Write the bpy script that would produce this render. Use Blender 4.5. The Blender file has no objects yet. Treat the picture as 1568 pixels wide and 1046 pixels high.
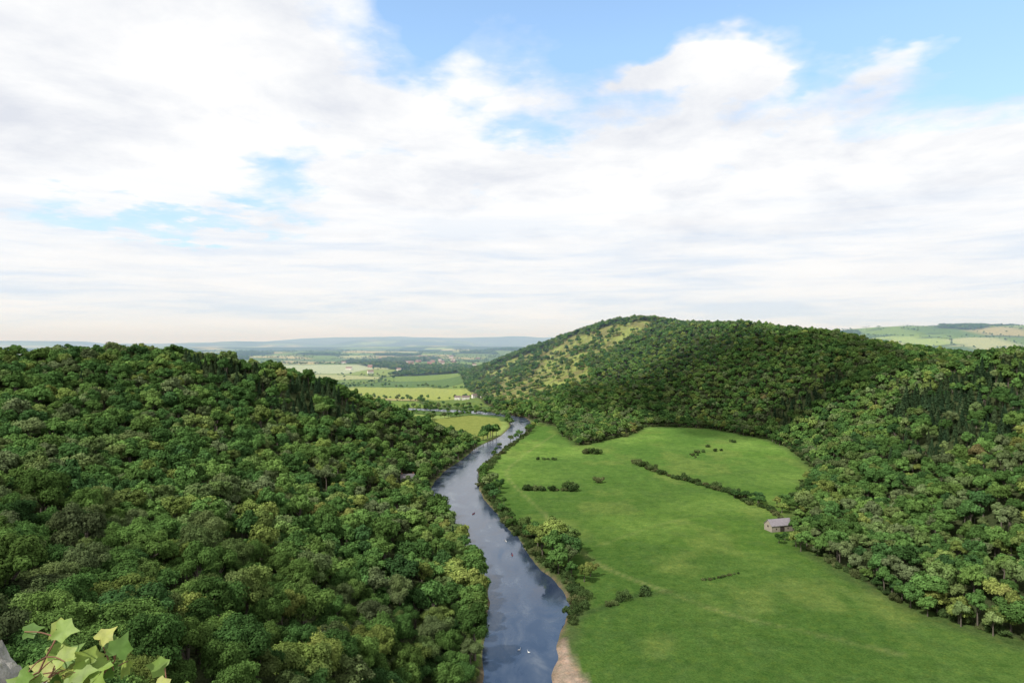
import bpy, math, random
import numpy as np
from mathutils import Vector, Matrix
R_ = math.radians
rng = np.random.default_rng(7)
scene = bpy.context.scene
CAMH = 120.0

# ------------------------------------------------------------------ helpers
def link(o):
    scene.collection.objects.link(o); return o

def np_mesh(name, verts, faces, mats=None, matidx=None, smooth=False):
    verts = np.asarray(verts, dtype=np.float32); faces = np.asarray(faces, dtype=np.int32)
    me = bpy.data.meshes.new(name)
    k = faces.shape[1]
    me.vertices.add(len(verts)); me.vertices.foreach_set('co', verts.ravel())
    me.loops.add(faces.size); me.loops.foreach_set('vertex_index', faces.ravel())
    me.polygons.add(len(faces)); me.polygons.foreach_set('loop_start', np.arange(0, faces.size, k, dtype=np.int32))
    if matidx is not None: me.polygons.foreach_set('material_index', np.asarray(matidx, dtype=np.int32))
    if smooth: me.polygons.foreach_set('use_smooth', np.ones(len(faces), dtype=bool))
    me.update(calc_edges=True); me.validate()
    for m in (mats or []): me.materials.append(m)
    return me

def sst(a, b, x):
    t = np.clip((x-a)/(b-a), 0, 1); return t*t*(3-2*t)

_perm = np.random.default_rng(3).random((256, 256))
def vnoise(x, y):
    xi = np.floor(x).astype(int); yi = np.floor(y).astype(int)
    fx = x-xi; fy = y-yi; fx = fx*fx*(3-2*fx); fy = fy*fy*(3-2*fy)
    g = lambda a, b: _perm[a % 256, b % 256]
    return (g(xi, yi)*(1-fx)+g(xi+1, yi)*fx)*(1-fy)+(g(xi, yi+1)*(1-fx)+g(xi+1, yi+1)*fx)*fy
def fbm(x, y, o=4):
    s = 0; a = .5; t = 0
    for i in range(o):
        s = s+a*vnoise(x*2**i+17*i, y*2**i+31*i); t += a; a *= .5
    return s/t

def inpoly(x, y, P):
    P = np.asarray(P, float); n = len(P); ins = np.zeros(np.shape(x), bool)
    for i in range(n):
        x1, y1 = P[i]; x2, y2 = P[(i+1) % n]
        if y1 == y2: continue
        c = ((y1 > y) != (y2 > y)) & (x < (x2-x1)*(y-y1)/(y2-y1)+x1)
        ins ^= c
    return ins
def dline(x, y, P, closed=False):
    P = np.asarray(P, float); n = len(P); d = np.full(np.shape(x), 1e12)
    for i in range(n if closed else n-1):
        a = P[i]; b = P[(i+1) % n]; ab = b-a; L = ab@ab+1e-9
        t = np.clip(((x-a[0])*ab[0]+(y-a[1])*ab[1])/L, 0, 1)
        d = np.minimum(d, (x-a[0]-t*ab[0])**2+(y-a[1]-t*ab[1])**2)
    return np.sqrt(d)
def sdist(x, y, P):
    return np.where(inpoly(x, y, P), 1, -1)*dline(x, y, P, True)

# ------------------------------------------------------------------ survey of the valley (metres)
BL = [(-4,160),(-9,200),(-10,239),(-11,262),(-11,286),(-10,307),(-11,332),(-14,350),(-22,382),(-31,414),(-43,451),(-53,486),
      (-64,527),(-67,575),(-62,633),(-50,704),(-36,794),(-14,877),(-3,980),(-6,1081),(-50,1130),(-150,1190),(-300,1220),(-600,1190)]
BR = [(22,160),(16,200),(14.7,239),(16.6,262),(20.8,286),(25.9,307),(24.7,332),(20.4,350),(9.5,382),(5,414),(-6,451),(-12.6,486),
      (-23,527),(-28.6,575),(-31.5,633),(-21.6,704),(-4.6,794),(13.4,877),(26,980),(22,1081),(-30,1165),(-140,1225),(-300,1255),(-600,1225)]
def smoothline(P, k=5):
    P = np.asarray(P, float); out = []
    n = len(P)
    for i in range(n-1):
        p0 = P[max(i-1, 0)]; p1 = P[i]; p2 = P[i+1]; p3 = P[min(i+2, n-1)]
        for j in range(k):
            t = j/k
            out.append(.5*((2*p1)+(-p0+p2)*t+(2*p0-5*p1+4*p2-p3)*t*t+(-p0+3*p1-3*p2+p3)*t**3))
    out.append(P[-1]); return np.array(out)
BLs = smoothline(BL, 3); BRs = smoothline(BR, 3)
jit = np.random.default_rng(5).normal(0, .8, (len(BLs), 2))
BLs = BLs+jit; BRs = BRs+jit[::-1]
RIVER = np.vstack([BLs, BRs[::-1]])
FEDGE = [(45,1005),(66,955),(74,850),(80,794),(110,830),(148,877),(185,965),(230,960),(276,943),(317,836),(312,760),(300,704),(285,630),(249,562),(215,500),(190,455),
         (172,388),(177,327),(190,290),(205,274),(240,240),(262,150)]
FLOOD = [tuple(p) for p in BL[1:20]]+FEDGE+[(150,125),(40,140),(-5,165)]
HILLR = FEDGE[::-1]+[(0,1110),(-40,1250),(-90,1500),(-150,1950),(0,2150),(300,2250),(700,2050),(1100,1500),(1100,500),(700,60),(350,60)]
WOODL = [(-4,100)]+[(p[0]-2.5, p[1]) for p in BL[0:17]]+[(-62,812),(-110,850),(-200,900),(-500,980),(-800,950),(-800,60),(-90,75),(-60,84)]
CP = [  # x, y, ground height
 (-413,550,97),(-275,560,99),(-220,600,87),(-174,640,71),(-146,680,53),(-113,720,36),(-66,750,12),
 (-248,330,71),(-223,400,64),(-176,480,49),(-125,560,23),(-90,620,8),(-80,440,5),(-90,540,9),(-55,440,2),
 (-158,210,64),(-151,270,52),(-129,350,35),(-100,370,22),(-112,150,61),(-100,180,51),(-85,230,36),(-56,320,9),(-29,360,2),
 (-79,105,58),(-64,115,53),(-51,140,42),(-33,185,22),(-18,225,4),(-14,300,1),
 (0,0,107),(-4,-4,108),(0,20,86),(-30,10,90),(-45,60,62),(0,60,45),(0,100,20),(40,60,25),(90,40,20),(-120,100,66),(-150,0,84),(0,-100,112),(-300,0,95),(-300,200,85),(-450,300,94),
 (-600,500,88),(-400,700,84),(-500,900,55),(-300,800,48),(-220,760,50),(-200,860,18),(-120,830,8),(-150,950,4),(-300,1100,8),(-600,1300,14),(-100,1000,2),(-60,900,1),
 (308,1600,168),(230,1650,159),(172,1700,141),(110,1750,116),(28,1850,90),(-44,1900,60),(-119,1950,30),(-200,1950,12),
 (112,1010,3),(128,1150,24),(150,1350,63),(172,1550,101),(45,1300,16),(52,1500,46),(59,1700,76),(0,1110,0),(-40,1300,2),(-90,1500,4),(-70,1700,18),
 (219,1060,10),(248,1200,42),(279,1350,86),(310,1500,133),(296,980,3),(317,1050,31),(342,1130,66),(378,1250,109),(430,1300,146),(380,1420,148),
 (346,870,4),(366,920,28),(406,1020,68),(446,1120,108),(524,1150,129),(321,720,2),(346,700,20),(410,830,60),(469,950,89),(532,1000,105),
 (265,450,6),(306,520,20),(354,600,40),(424,720,67),(530,900,93),(566,850,92),(253,370,10),(308,450,32),(384,560,56),(466,680,85),
 (232,310,11),(285,380,30),(390,520,60),(450,600,87),(525,700,103),(600,400,98),(450,250,70),(350,120,40),(262,120,4),
 (700,1000,84),(700,1500,92),(500,1800,125),(550,1400,121),(300,2050,112),(0,2200,45),(950,800,80),(950,1400,55),(800,500,95),(620,1150,106),
 (0,900,0),(0,700,0),(100,600,0),(100,400,0),(100,250,0),(200,800,0),(230,650,0),(150,150,0),(60,150,0)]
CP = np.array(CP, float)
def phi(r): return -np.sqrt(r*r+20**2)
_n = len(CP)
A = np.zeros((_n+1, _n+1)); A[:_n, :_n] = phi(np.hypot(CP[:, None, 0]-CP[None, :, 0], CP[:, None, 1]-CP[None, :, 1])); A[:_n, _n] = 1; A[_n, :_n] = 1
W = np.linalg.solve(A, np.append(CP[:, 2], 0))
def rbf(x, y):
    z = np.full(np.shape(x), W[_n])
    for i in range(_n): z = z+W[i]*phi(np.hypot(x-CP[i, 0], y-CP[i, 1]))
    return z
def far(x, y):
    z = 4+34*fbm(x/900., y/900., 3)*sst(1300, 3500, y)
    z = z+(165+35*fbm(x/500., y/700., 3))*np.exp(-((y-3700)/750.)**2)*sst(900, 2000, x-.1*(y-3300))
    z = z+45*np.exp(-((y-5200)/500.)**2)*fbm(x/700., y/900.+9, 3)
    z = z+70*np.exp(-((y-8000)/900.)**2)*fbm(x/1300.+4, y/1800., 3)
    z = z+(70+110*sst(-6500, -2500, x)+90*(fbm(x/1300., y*0+2.3, 4)-.5))*np.exp(-((y-14000)/1800.)**2)
    z = z+110*np.exp(-((y-11000)/900.)**2)*sst(.35, .7, fbm(x/1500.+8, y*0+7, 3))
    return z
def H0(x, y):
    x = np.asarray(x, float); y = np.asarray(y, float)
    w = sst(-950, -550, x)*(1-sst(900, 1300, x))*sst(-700, -300, y)*(1-sst(1900, 2600, y))
    near = np.zeros(x.shape); m = w > 0
    near[m] = np.maximum(rbf(x[m], y[m]), 0)
    z = near*w+far(x, y)*(1-w)
    box = (x > -200) & (x < 500) & (y > 50) & (y < 1300)
    fl = np.zeros(x.shape)
    fl[box] = sst(-28, 0, sdist(x[box], y[box], FLOOD))
    und = .5*(fbm(x/40., y/40., 3)-.5)+1.6*(fbm(x/110., y/110., 2)-.4)
    z = z*(1-fl)+und*fl+.8*(fbm(x/25., y/25., 3)-.5)*(1-fl)
    rb = (x > -650) & (x < 80) & (y > 130) & (y < 1300)
    if rb.any():
        d = sdist(x[rb], y[rb], RIVER)
        zz = z[rb]; k = sst(-40, -4, d); zz = zz*(1-k)+np.minimum(zz, .4)*k
        z[rb] = zz-3.6*sst(-3.2, 4.5, d)
    return z

# ------------------------------------------------------------------ node helpers
def newmat(name):
    m = bpy.data.materials.new(name); m.use_nodes = True
    nt = m.node_tree; nt.nodes.clear(); return m, nt
def N(nt, t, **kw):
    n = nt.nodes.new(t)
    for k, v in kw.items():
        if k.startswith('i_'):
            n.inputs[k[2:].replace('_', ' ')].default_value = v
        else: setattr(n, k, v)
    return n
def M(nt, op, a, b=None, c=None, clamp=False):
    n = nt.nodes.new('ShaderNodeMath'); n.operation = op; n.use_clamp = clamp
    for i, v in enumerate([a, b, c]):
        if v is None: continue
        if isinstance(v, (int, float)): n.inputs[i].default_value = v
        else: nt.links.new(v, n.inputs[i])
    return n.outputs[0]
def MIX(nt, f, a, b, bt='MIX'):
    n = nt.nodes.new('ShaderNodeMix'); n.data_type = 'RGBA'; n.blend_type = bt
    for s, v in ((n.inputs[0], f), (n.inputs[6], a), (n.inputs[7], b)):
        if isinstance(v, (int, float)): s.default_value = v
        elif isinstance(v, tuple): s.default_value = (*v[:3], 1)
        else: nt.links.new(v, s)
    return n.outputs[2]
def RAMP(nt, f, stops, interp='LINEAR'):
    n = nt.nodes.new('ShaderNodeValToRGB'); cr = n.color_ramp; cr.interpolation = interp
    while len(cr.elements) < len(stops): cr.elements.new(.5)
    for e, (p, c) in zip(cr.elements, stops):
        e.position = p; e.color = (*c, 1) if isinstance(c, tuple) else (c, c, c, 1)
    nt.links.new(f, n.inputs[0]); return n.outputs[0]
def NOISE(nt, vec, scale, detail=4, rough=.55, dist=0):
    n = nt.nodes.new('ShaderNodeTexNoise'); n.inputs['Scale'].default_value = scale; n.inputs['Detail'].default_value = detail
    n.inputs['Roughness'].default_value = rough; n.inputs['Distortion'].default_value = dist
    if vec is not None: nt.links.new(vec, n.inputs['Vector'])
    return n.outputs['Fac']
def simple(name, col, rough=.8, nscale=3, var=.3, bump=.0, spec=.3):
    m, nt = newmat(name)
    g = N(nt, 'ShaderNodeTexCoord').outputs['Object']
    f = NOISE(nt, g, nscale, 6, .65)
    c = RAMP(nt, f, [(.3, tuple(x*(1-var) for x in col)), (.7, tuple(x*(1+var) for x in col))])
    b = N(nt, 'ShaderNodeBsdfPrincipled', i_Roughness=rough); b.inputs['Specular IOR Level'].default_value = spec
    nt.links.new(c, b.inputs['Base Color'])
    if bump:
        bn = N(nt, 'ShaderNodeBump', i_Strength=bump); nt.links.new(f, bn.inputs['Height']); nt.links.new(bn.outputs[0], b.inputs['Normal'])
    o = N(nt, 'ShaderNodeOutputMaterial'); nt.links.new(b.outputs[0], o.inputs[0]); return m

def leafmat(name, stops, trans=.3, var=1.0):
    m, nt = newmat(name)
    oi = N(nt, 'ShaderNodeObjectInfo').outputs['Random']
    pos = N(nt, 'ShaderNodeNewGeometry').outputs['Position']
    big = NOISE(nt, pos, .016, 2, .6)
    r = M(nt, 'ADD', M(nt, 'MULTIPLY', oi, .88*var), M(nt, 'MULTIPLY', M(nt, 'SUBTRACT', big, .45), .55), clamp=True)
    c = RAMP(nt, r, stops)
    sh = N(nt, 'ShaderNodeAttribute', attribute_name='shade').outputs['Fac']
    r2 = M(nt, 'FRACT', M(nt, 'MULTIPLY', oi, 37.7))
    br = M(nt, 'MULTIPLY', sh, M(nt, 'ADD', .68, M(nt, 'MULTIPLY', r2, .64)))
    cb = N(nt, 'ShaderNodeCombineColor')
    for i in range(3): nt.links.new(br, cb.inputs[i])
    c = MIX(nt, 1.0, c, cb.outputs[0], 'MULTIPLY')
    d = N(nt, 'ShaderNodeBsdfDiffuse'); nt.links.new(c, d.inputs[0])
    out = d.outputs[0]
    if trans > 0:
        t = N(nt, 'ShaderNodeBsdfTranslucent'); nt.links.new(c, t.inputs[0])
        mx = N(nt, 'ShaderNodeMixShader', i_Fac=trans); nt.links.new(d.outputs[0], mx.inputs[1]); nt.links.new(t.outputs[0], mx.inputs[2]); out = mx.outputs[0]
    o = N(nt, 'ShaderNodeOutputMaterial'); nt.links.new(out, o.inputs[0]); return m

m_bark = simple('bark', (.13, .11, .09), .9, 4, .4, .0)
LST = [(0, (.044,.096,.032)), (.2, (.062,.128,.035)), (.42, (.084,.156,.040)), (.60, (.112,.184,.046)), (.74, (.108,.140,.066)), (.86, (.142,.200,.050)), (.96, (.185,.215,.058)), (1, (.16,.14,.06))]
m_leaf = leafmat('broadleaf_foliage', LST, .28)
m_leaf_far = leafmat('broadleaf_canopy_foliage', LST, 0)
m_conif = leafmat('conifer_foliage', [(0, (.028,.055,.028)), (.6, (.042,.075,.033)), (1, (.065,.09,.042))], 0)
m_bush = leafmat('hedge_foliage', [(0, (.046,.08,.028)), (.5, (.07,.112,.036)), (.8, (.105,.122,.05)), (1, (.14,.145,.06))], 0)

# ------------------------------------------------------------------ trees
def unit(v): return v/np.maximum(np.linalg.norm(v, axis=-1, keepdims=True), 1e-9)
def cards(pos, nrm, size, r, aspect=1.0):
    n = len(pos); a = unit(np.cross(nrm, r.normal(size=(n, 3)))); b = np.cross(nrm, a)
    s = size[:, None]*.5
    a = a*s*aspect; b = b*s
    v = np.stack([pos-a-b*.6, pos+a*.5-b, pos+a+b*.6, pos-a*.5+b], 1).reshape(-1, 3)
    return v, np.arange(4*n).reshape(-1, 4)
def tube(pts, rad, sides=7):
    pts = np.array(pts, float); V = []; F = []
    for i, p in enumerate(pts):
        t = pts[min(i+1, len(pts)-1)]-pts[max(i-1, 0)]; t = t/np.linalg.norm(t)
        u = np.cross(t, (.3, .9, .1)); u /= np.linalg.norm(u); w = np.cross(t, u)
        for k in range(sides):
            a = 2*math.pi*k/sides; V.append(p+rad[i]*(math.cos(a)*u+math.sin(a)*w))
    for i in range(len(pts)-1):
        for k in range(sides):
            F.append((i*sides+k, i*sides+(k+1) % sides, (i+1)*sides+(k+1) % sides, (i+1)*sides+k))
    return np.array(V), np.array(F)
def assemble(name, parts, shades, mats):
    V = []; F = []; MI = []; S = []; off = 0
    for (v, f), sh, mi in zip(parts, shades, [p for p in mats[1]]):
        V.append(v); F.append(f+off); MI.append(np.full(len(f), mi)); S.append(sh if sh is not None else np.ones(len(v))); off += len(v)
    me = np_mesh(name, np.vstack(V), np.vstack(F), mats[0], np.concatenate(MI))
    at = me.attributes.new('shade', 'FLOAT', 'POINT'); at.data.foreach_set('value', np.concatenate(S).astype(np.float32))
    return me
def broadleaf(name, seed, n, leaf, R=5.0, Hh=12.5, foliage=None, nb=None):
    r = np.random.default_rng(seed); nb = nb or int(r.integers(16, 26)); Rz = Hh*.42; hc = Hh-Rz
    C = []; RB = []
    for i in range(nb):
        d = unit(r.normal(size=3)); d[2] = d[2] if d[2] > -.35 else -d[2]*.5
        k = r.uniform(.45, .85); C.append((d[0]*R*k, d[1]*R*k, hc+d[2]*Rz*k)); RB.append(R*r.uniform(.18, .40))
    C = np.array(C); RB = np.array(RB)
    p = RB**2/np.sum(RB**2); bi = r.choice(nb, size=int(n*1.7), p=p)
    v = unit(r.normal(size=(len(bi), 3))); v[:, 2] = np.where(v[:, 2] < -.45, -v[:, 2], v[:, 2])
    rr = RB[bi]*r.uniform(.72, 1.12, len(bi))
    lump = 1+.18*np.sin(v[:, 0]*9+bi)*np.sin(v[:, 1]*8+bi*2)*1.2
    pos = C[bi]+v*(rr*lump)[:, None]*np.array([1, 1, .85])
    keep = np.ones(len(pos), bool)
    for j in range(nb):
        dd = np.linalg.norm((pos-C[j])/np.array([1, 1, .85]), axis=1); keep &= ~((dd < RB[j]*.68) & (bi != j))
    pos = pos[keep][:n]; v = v[keep][:n]; b2 = bi[keep][:n]
    nrm = unit(v+r.normal(size=pos.shape)*.34+np.array([0, 0, .12]))
    size = leaf*r.uniform(.6, 1.4, len(pos))
    cv, cf = cards(pos, nrm, size, r)
    bs = r.uniform(.75, 1.25, nb); sh = bs[b2]*r.uniform(.76, 1.24, len(pos))
    parts = [(cv, cf)]; shades = [np.repeat(sh, 4)]; mi = [1]
    top = np.array([r.normal()*.4, r.normal()*.4, hc])
    parts.append(tube([(0, 0, -1.5), (0, 0, Hh*.2), top*.7, top], [.42, .32, .22, .12])); shades.append(None); mi.append(0)
    for i in range(7):
        c = C[i]; st = top*r.uniform(.5, .85)
        parts.append(tube([st, (st+c)/2+np.array([0, 0, .5]), c], [.15, .1, .04], 5)); shades.append(None); mi.append(0)
    return assemble(name, parts, shades, ([m_bark, foliage or m_leaf_far], mi))
def conifer(name, seed, n, leaf, Hh=15, R=3.1):
    r = np.random.default_rng(seed); t = r.random(n)**.75
    lev = np.floor(t*15)/15+r.uniform(0, .03, n); z = Hh*(.14+.86*lev); rad = R*(1-lev)**.85*r.uniform(.25, 1.05, n)
    nbr = 9; a = (np.floor(r.random(n)*nbr)+np.floor(lev*15)*.37)/nbr*2*math.pi+r.normal(0, .14, n)
    pos = np.stack([rad*np.cos(a), rad*np.sin(a), z-rad*.30+r.normal(0, .1, n)], 1)
    nrm = unit(np.stack([np.cos(a)*.6, np.sin(a)*.6, np.ones(n)], 1)+r.normal(size=(n, 3))*.4)
    cv, cf = cards(pos, nrm, leaf*r.uniform(.6, 1.4, n), r, 1.3)
    sh = np.repeat(r.uniform(.7, 1.3, n), 4)
    tk = tube([(0, 0, -1.5), (0, 0, Hh*.5), (0, 0, Hh)], [.28, .16, .03], 6)
    return assemble(name, [(cv, cf), tk], [sh, None], ([m_bark, m_conif], [1, 0]))
def bush(name, seed, n, leaf, R=2.2):
    r = np.random.default_rng(seed); nb = 9
    C = np.stack([r.normal(0, .5, nb)*R, r.normal(0, .5, nb)*R, r.uniform(.3, .9, nb)*R], 1); RB = R*r.uniform(.3, .55, nb)
    bi = r.integers(0, nb, n); v = unit(r.normal(size=(n, 3)))
    pos = C[bi]+v*(RB[bi]*r.uniform(.75, 1.15, n))[:, None]; pos[:, 2] = np.abs(pos[:, 2])
    nrm = unit(v+r.normal(size=(n, 3))*.5)
    cv, cf = cards(pos, nrm, leaf*r.uniform(.6, 1.4, n), r)
    sh = np.repeat(r.uniform(.7, 1.25, nb)[bi]*r.uniform(.75, 1.2, n), 4)
    tk = [tube([(0, 0, -.6), (C[i][0]*.5, C[i][1]*.5, .6), C[i]], [.09, .06, .02], 5) for i in range(4)]
    return assemble(name, [(cv, cf)]+tk, [sh]+[None]*4, ([m_bark, m_bush], [1, 0, 0, 0, 0]))

proto = {}
def collect(cname, meshes):
    c = bpy.data.collections.new(cname)
    for i, me in enumerate(meshes):
        c.objects.link(bpy.data.objects.new('%s_%02d' % (cname, i), me))
    proto[cname] = c
shapes = [(5.0, 12.0), (5.8, 12.0), (4.2, 14.0), (5.3, 10.5), (3.6, 11.5), (4.9, 13.5)]
collect('near_tree', [broadleaf('near_tree_m%d' % i, 10+i, 11500 if i != 4 else 3800, .28, *shapes[i], foliage=m_leaf) for i in range(6)]+[conifer('near_conifer_m%d' % i, 40+i, 5000, .42) for i in range(2)])
collect('mid_tree', [broadleaf('mid_tree_m%d' % i, 10+i, 3800, .48, *shapes[i]) for i in range(6)]+[conifer('mid_conifer_m%d' % i, 40+i, 2400, .6) for i in range(2)])
collect('far_tree', [broadleaf('far_tree_m%d' % i, 10+i, 1000, 1.0, *shapes[i]) for i in range(6)]+[conifer('far_conifer_m%d' % i, 40+i, 800, 1.0) for i in range(2)])
collect('hedge_bush', [bush('hedge_bush_m%d' % i, 60+i, 2200, .26) for i in range(4)])

def scatter(name, pts, kind, scl, coll, seed=1):
    r = np.random.default_rng(seed); n = len(pts)
    me = bpy.data.meshes.new(name); me.vertices.add(n); me.vertices.foreach_set('co', np.asarray(pts, np.float32).ravel())
    a = me.attributes.new('kind', 'INT', 'POINT'); a.data.foreach_set('value', np.asarray(kind, np.int32))
    a = me.attributes.new('rotz', 'FLOAT', 'POINT'); a.data.foreach_set('value', r.uniform(0, 6.283, n).astype(np.float32))
    s = np.stack([scl*r.uniform(.88, 1.12, n), scl*r.uniform(.88, 1.12, n), scl*r.uniform(.85, 1.15, n)], 1)
    a = me.attributes.new('scl', 'FLOAT_VECTOR', 'POINT'); a.data.foreach_set('vector', s.astype(np.float32).ravel())
    ob = link(bpy.data.objects.new(name, me))
    g = bpy.data.node_groups.new(name+'_scatter', 'GeometryNodeTree')
    g.interface.new_socket('Geometry', in_out='INPUT', socket_type='NodeSocketGeometry')
    g.interface.new_socket('Geometry', in_out='OUTPUT', socket_type='NodeSocketGeometry')
    gi = g.nodes.new('NodeGroupInput'); go = g.nodes.new('NodeGroupOutput')
    ip = g.nodes.new('GeometryNodeInstanceOnPoints'); ci = g.nodes.new('GeometryNodeCollectionInfo')
    ci.inputs['Collection'].default_value = proto[coll]; ci.inputs['Separate Children'].default_value = True; ci.inputs['Reset Children'].default_value = True
    def na(nm, t):
        x = g.nodes.new('GeometryNodeInputNamedAttribute'); x.data_type = t; x.inputs['Name'].default_value = nm
        return [o for o in x.outputs if o.enabled and o.name == 'Attribute'][0]
    L = g.links.new
    L(gi.outputs[0], ip.inputs['Points']); L(ci.outputs[0], ip.inputs['Instance']); ip.inputs['Pick Instance'].default_value = True
    L(na('kind', 'INT'), ip.inputs['Instance Index'])
    cx = g.nodes.new('ShaderNodeCombineXYZ'); L(na('rotz', 'FLOAT'), cx.inputs[2])
    er = g.nodes.new('FunctionNodeEulerToRotation'); L(cx.outputs[0], er.inputs[0]); L(er.outputs[0], ip.inputs['Rotation'])
    L(na('scl', 'FLOAT_VECTOR'), ip.inputs['Scale']); L(ip.outputs[0], go.inputs[0])
    md = ob.modifiers.new('scatter', 'NODES'); md.node_group = g
    return ob

# ------------------------------------------------------------------ distant field pattern
frng = np.random.default_rng(21)
SX, SY = [], []
for i in range(-60, 70):
    for j in range(0, 75):
        SX.append(i*270+frng.uniform(-110, 110)); SY.append(850+j*250+frng.uniform(-100, 100))
SEED = np.stack([SX, SY], 1); STYPE = frng.random(len(SEED))
from mathutils import kdtree
KD = kdtree.KDTree(len(SEED))
for i, s in enumerate(SEED): KD.insert((s[0], s[1], 0), i)
KD.balance()
def cells(x, y):
    idx = np.zeros(len(x), int); ed = np.zeros(len(x))
    wx = x+25*np.sin(y/190.)+12*np.sin(y/71.+x/90.); wy = y+25*np.sin(x/170.+1)+10*np.sin(x/60.)
    for i in range(len(x)):
        r2 = KD.find_n((wx[i], wy[i], 0), 2)
        idx[i] = r2[0][1]; ed[i] = r2[1][2]-r2[0][2]
    return idx, ed
PAL = np.array([(.10,.16,.045),(.13,.19,.055),(.20,.26,.08),(.08,.13,.045),(.28,.30,.15),(.30,.27,.13),(.15,.22,.055)])
def wooded(idx, x, y):
    return (STYPE[idx] > .84) | ((fbm(x/1400.+3, y/1100.+8, 3) > .56) & (y > 5000) & (STYPE[idx] > .25))

# ------------------------------------------------------------------ ground
def axis(parts):
    out = [parts[0][0]]
    for a, b, s in parts:
        n = max(1, int(round((b-a)/s))); out += list(np.linspace(a, b, n+1)[1:])
    return out
xc = axis([(-700, -130, 7), (-130, 330, 2.6), (330, 720, 7)])
g = 7.
while xc[-1] < 22000: g *= 1.06; xc.append(xc[-1]+g)
g = 7.
while xc[0] > -22000: g *= 1.06; xc.insert(0, xc[0]-g)
yc = axis([(-120, 200, 8), (200, 700, 3), (700, 1150, 4.5), (1150, 2000, 8)])
g = 8.
while yc[-1] < 26000: g *= 1.02; yc.append(yc[-1]+g)
g = 10.
while yc[0] > -2500: g *= 1.2; yc.insert(0, yc[0]-g)
xc = np.array(xc); yc = np.array(yc); nx, ny = len(xc), len(yc)
GX, GY = np.meshgrid(xc, yc); gx, gy = GX.ravel(), GY.ravel()
gz = H0(gx, gy)
ii = np.arange(nx*ny).reshape(ny, nx)
faces = np.stack([ii[:-1, :-1].ravel(), ii[:-1, 1:].ravel(), ii[1:, 1:].ravel(), ii[1:, :-1].ravel()], 1)
ZG = gz.reshape(ny, nx)
def Hs(x, y):   # height read off the mesh grid
    x = np.asarray(x, float); y = np.asarray(y, float)
    i = np.clip(np.searchsorted(xc, x)-1, 0, nx-2); j = np.clip(np.searchsorted(yc, y)-1, 0, ny-2)
    fx = (x-xc[i])/(xc[i+1]-xc[i]); fy = (y-yc[j])/(yc[j+1]-yc[j])
    return (ZG[j, i]*(1-fx)+ZG[j, i+1]*fx)*(1-fy)+(ZG[j+1, i]*(1-fx)+ZG[j+1, i+1]*fx)*fy

col = np.tile(np.array([.085, .15, .035]), (len(gx), 1))
fm = (gy > 830) & (np.abs(gx) < gy*1.2+600)
idx, ed = cells(gx[fm], gy[fm])
cc = PAL[(STYPE[idx]*997).astype(int) % len(PAL)]*(.85+.3*((STYPE[idx]*7919) % 1))[:, None]
wd = wooded(idx, gx[fm], gy[fm]); cc[wd] = (.040, .065, .030)
hedge = ed < np.where(gy[fm] > 5500, 24, 7); cc[hedge] = (.045, .075, .03)
kf = sst(9500, 12500, gy[fm])[:, None]*.8; cc = cc*(1-kf)+np.array([.045, .07, .04])*kf     # wooded far hills
col[fm] = cc
near_ = (gx > -900) & (gx < 1200) & (gy > -200) & (gy < 2300)
nxs, nys = gx[near_], gy[near_]
inF = sdist(nxs, nys, FLOOD); inH = inpoly(nxs, nys, HILLR); inL = inpoly(nxs, nys, WOODL)
c = col[near_]
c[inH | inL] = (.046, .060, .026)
CLEAR = [(-20,1230),(60,1215),(120,1260),(155,1340),(175,1440),(230,1500),(310,1540),(330,1600),(200,1640),(150,1720),(80,1760),(20,1800),(-60,1840),(-90,1700),(-75,1450)]
dcl = sdist(nxs, nys, CLEAR)+30*(fbm(nxs/40, nys/40, 3)-.5); kc = sst(-8, 8, dcl)[:, None]
brk = sst(.4, .62, fbm(nxs/22+5, nys/22, 4))[:, None]
clc = (np.array([.190, .225, .068])*(1-brk)+np.array([.150, .150, .060])*brk)*(.75+.5*fbm(nxs/12, nys/12, 3))[:, None]
c = c*(1-kc)+clc*kc
PAT = [[(74,327),(60,345),(45,372),(38,400),(30,430),(22,480)], [(74,327),(95,300),(120,282),(150,262)], [(22,480),(8,540),(-5,620),(8,700),(30,790),(55,880)], [(50,400),(90,440),(130,470)]]
fl = sst(-2, 3, inF)
base = np.array([.069, .134, .026]); lite = np.array([.112, .184, .041]); dark = np.array([.052, .106, .024])
nz = fbm(nxs/45+3, nys/45, 5)[:, None]; nz = np.clip((nz-.5)*2.2+.45, 0, 1); nz2 = fbm(nxs/150+9, nys/150+4, 3)[:, None]
gc = base*(1-nz)+lite*nz; kd = .65*sst(.40, .62, nz2); gc = gc*(1-kd)+dark*kd
gc = gc*(.84+.34*sst(330, 800, nys))[:, None]
ylw = sst(.55, .72, fbm(nxs/28+40, nys/45+7, 4))[:, None]*.4; gc = gc*(1-ylw)+np.array([.140, .180, .048])*ylw
tus = sst(.56, .66, fbm(nxs/7+11, nys/9+3, 3))[:, None]*.28; gc = gc*(1-tus)+np.array([.05, .09, .028])*tus
for P, s in zip(PAT, [.45, .28, .3, .12]):
    P = smoothline(P, 6); d = dline(nxs, nys, P)+1.5*(fbm(nxs/12, nys/12, 2)-.5)
    k = (s*np.exp(-(d/1.6)**2)*(.2+1.2*fbm(nxs/9, nys/9, 2)))[:, None]; gc = gc*(1-k)+np.array([.24, .24, .10])*k
DIT = smoothline([(24,296),(36,303),(50,316),(62,322),(76,328)], 4); d = dline(nxs, nys, DIT); k = (.75*np.exp(-(d/2.4)**2))[:, None]; gc = gc*(1-k)+np.array([.035, .06, .02])*k
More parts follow.
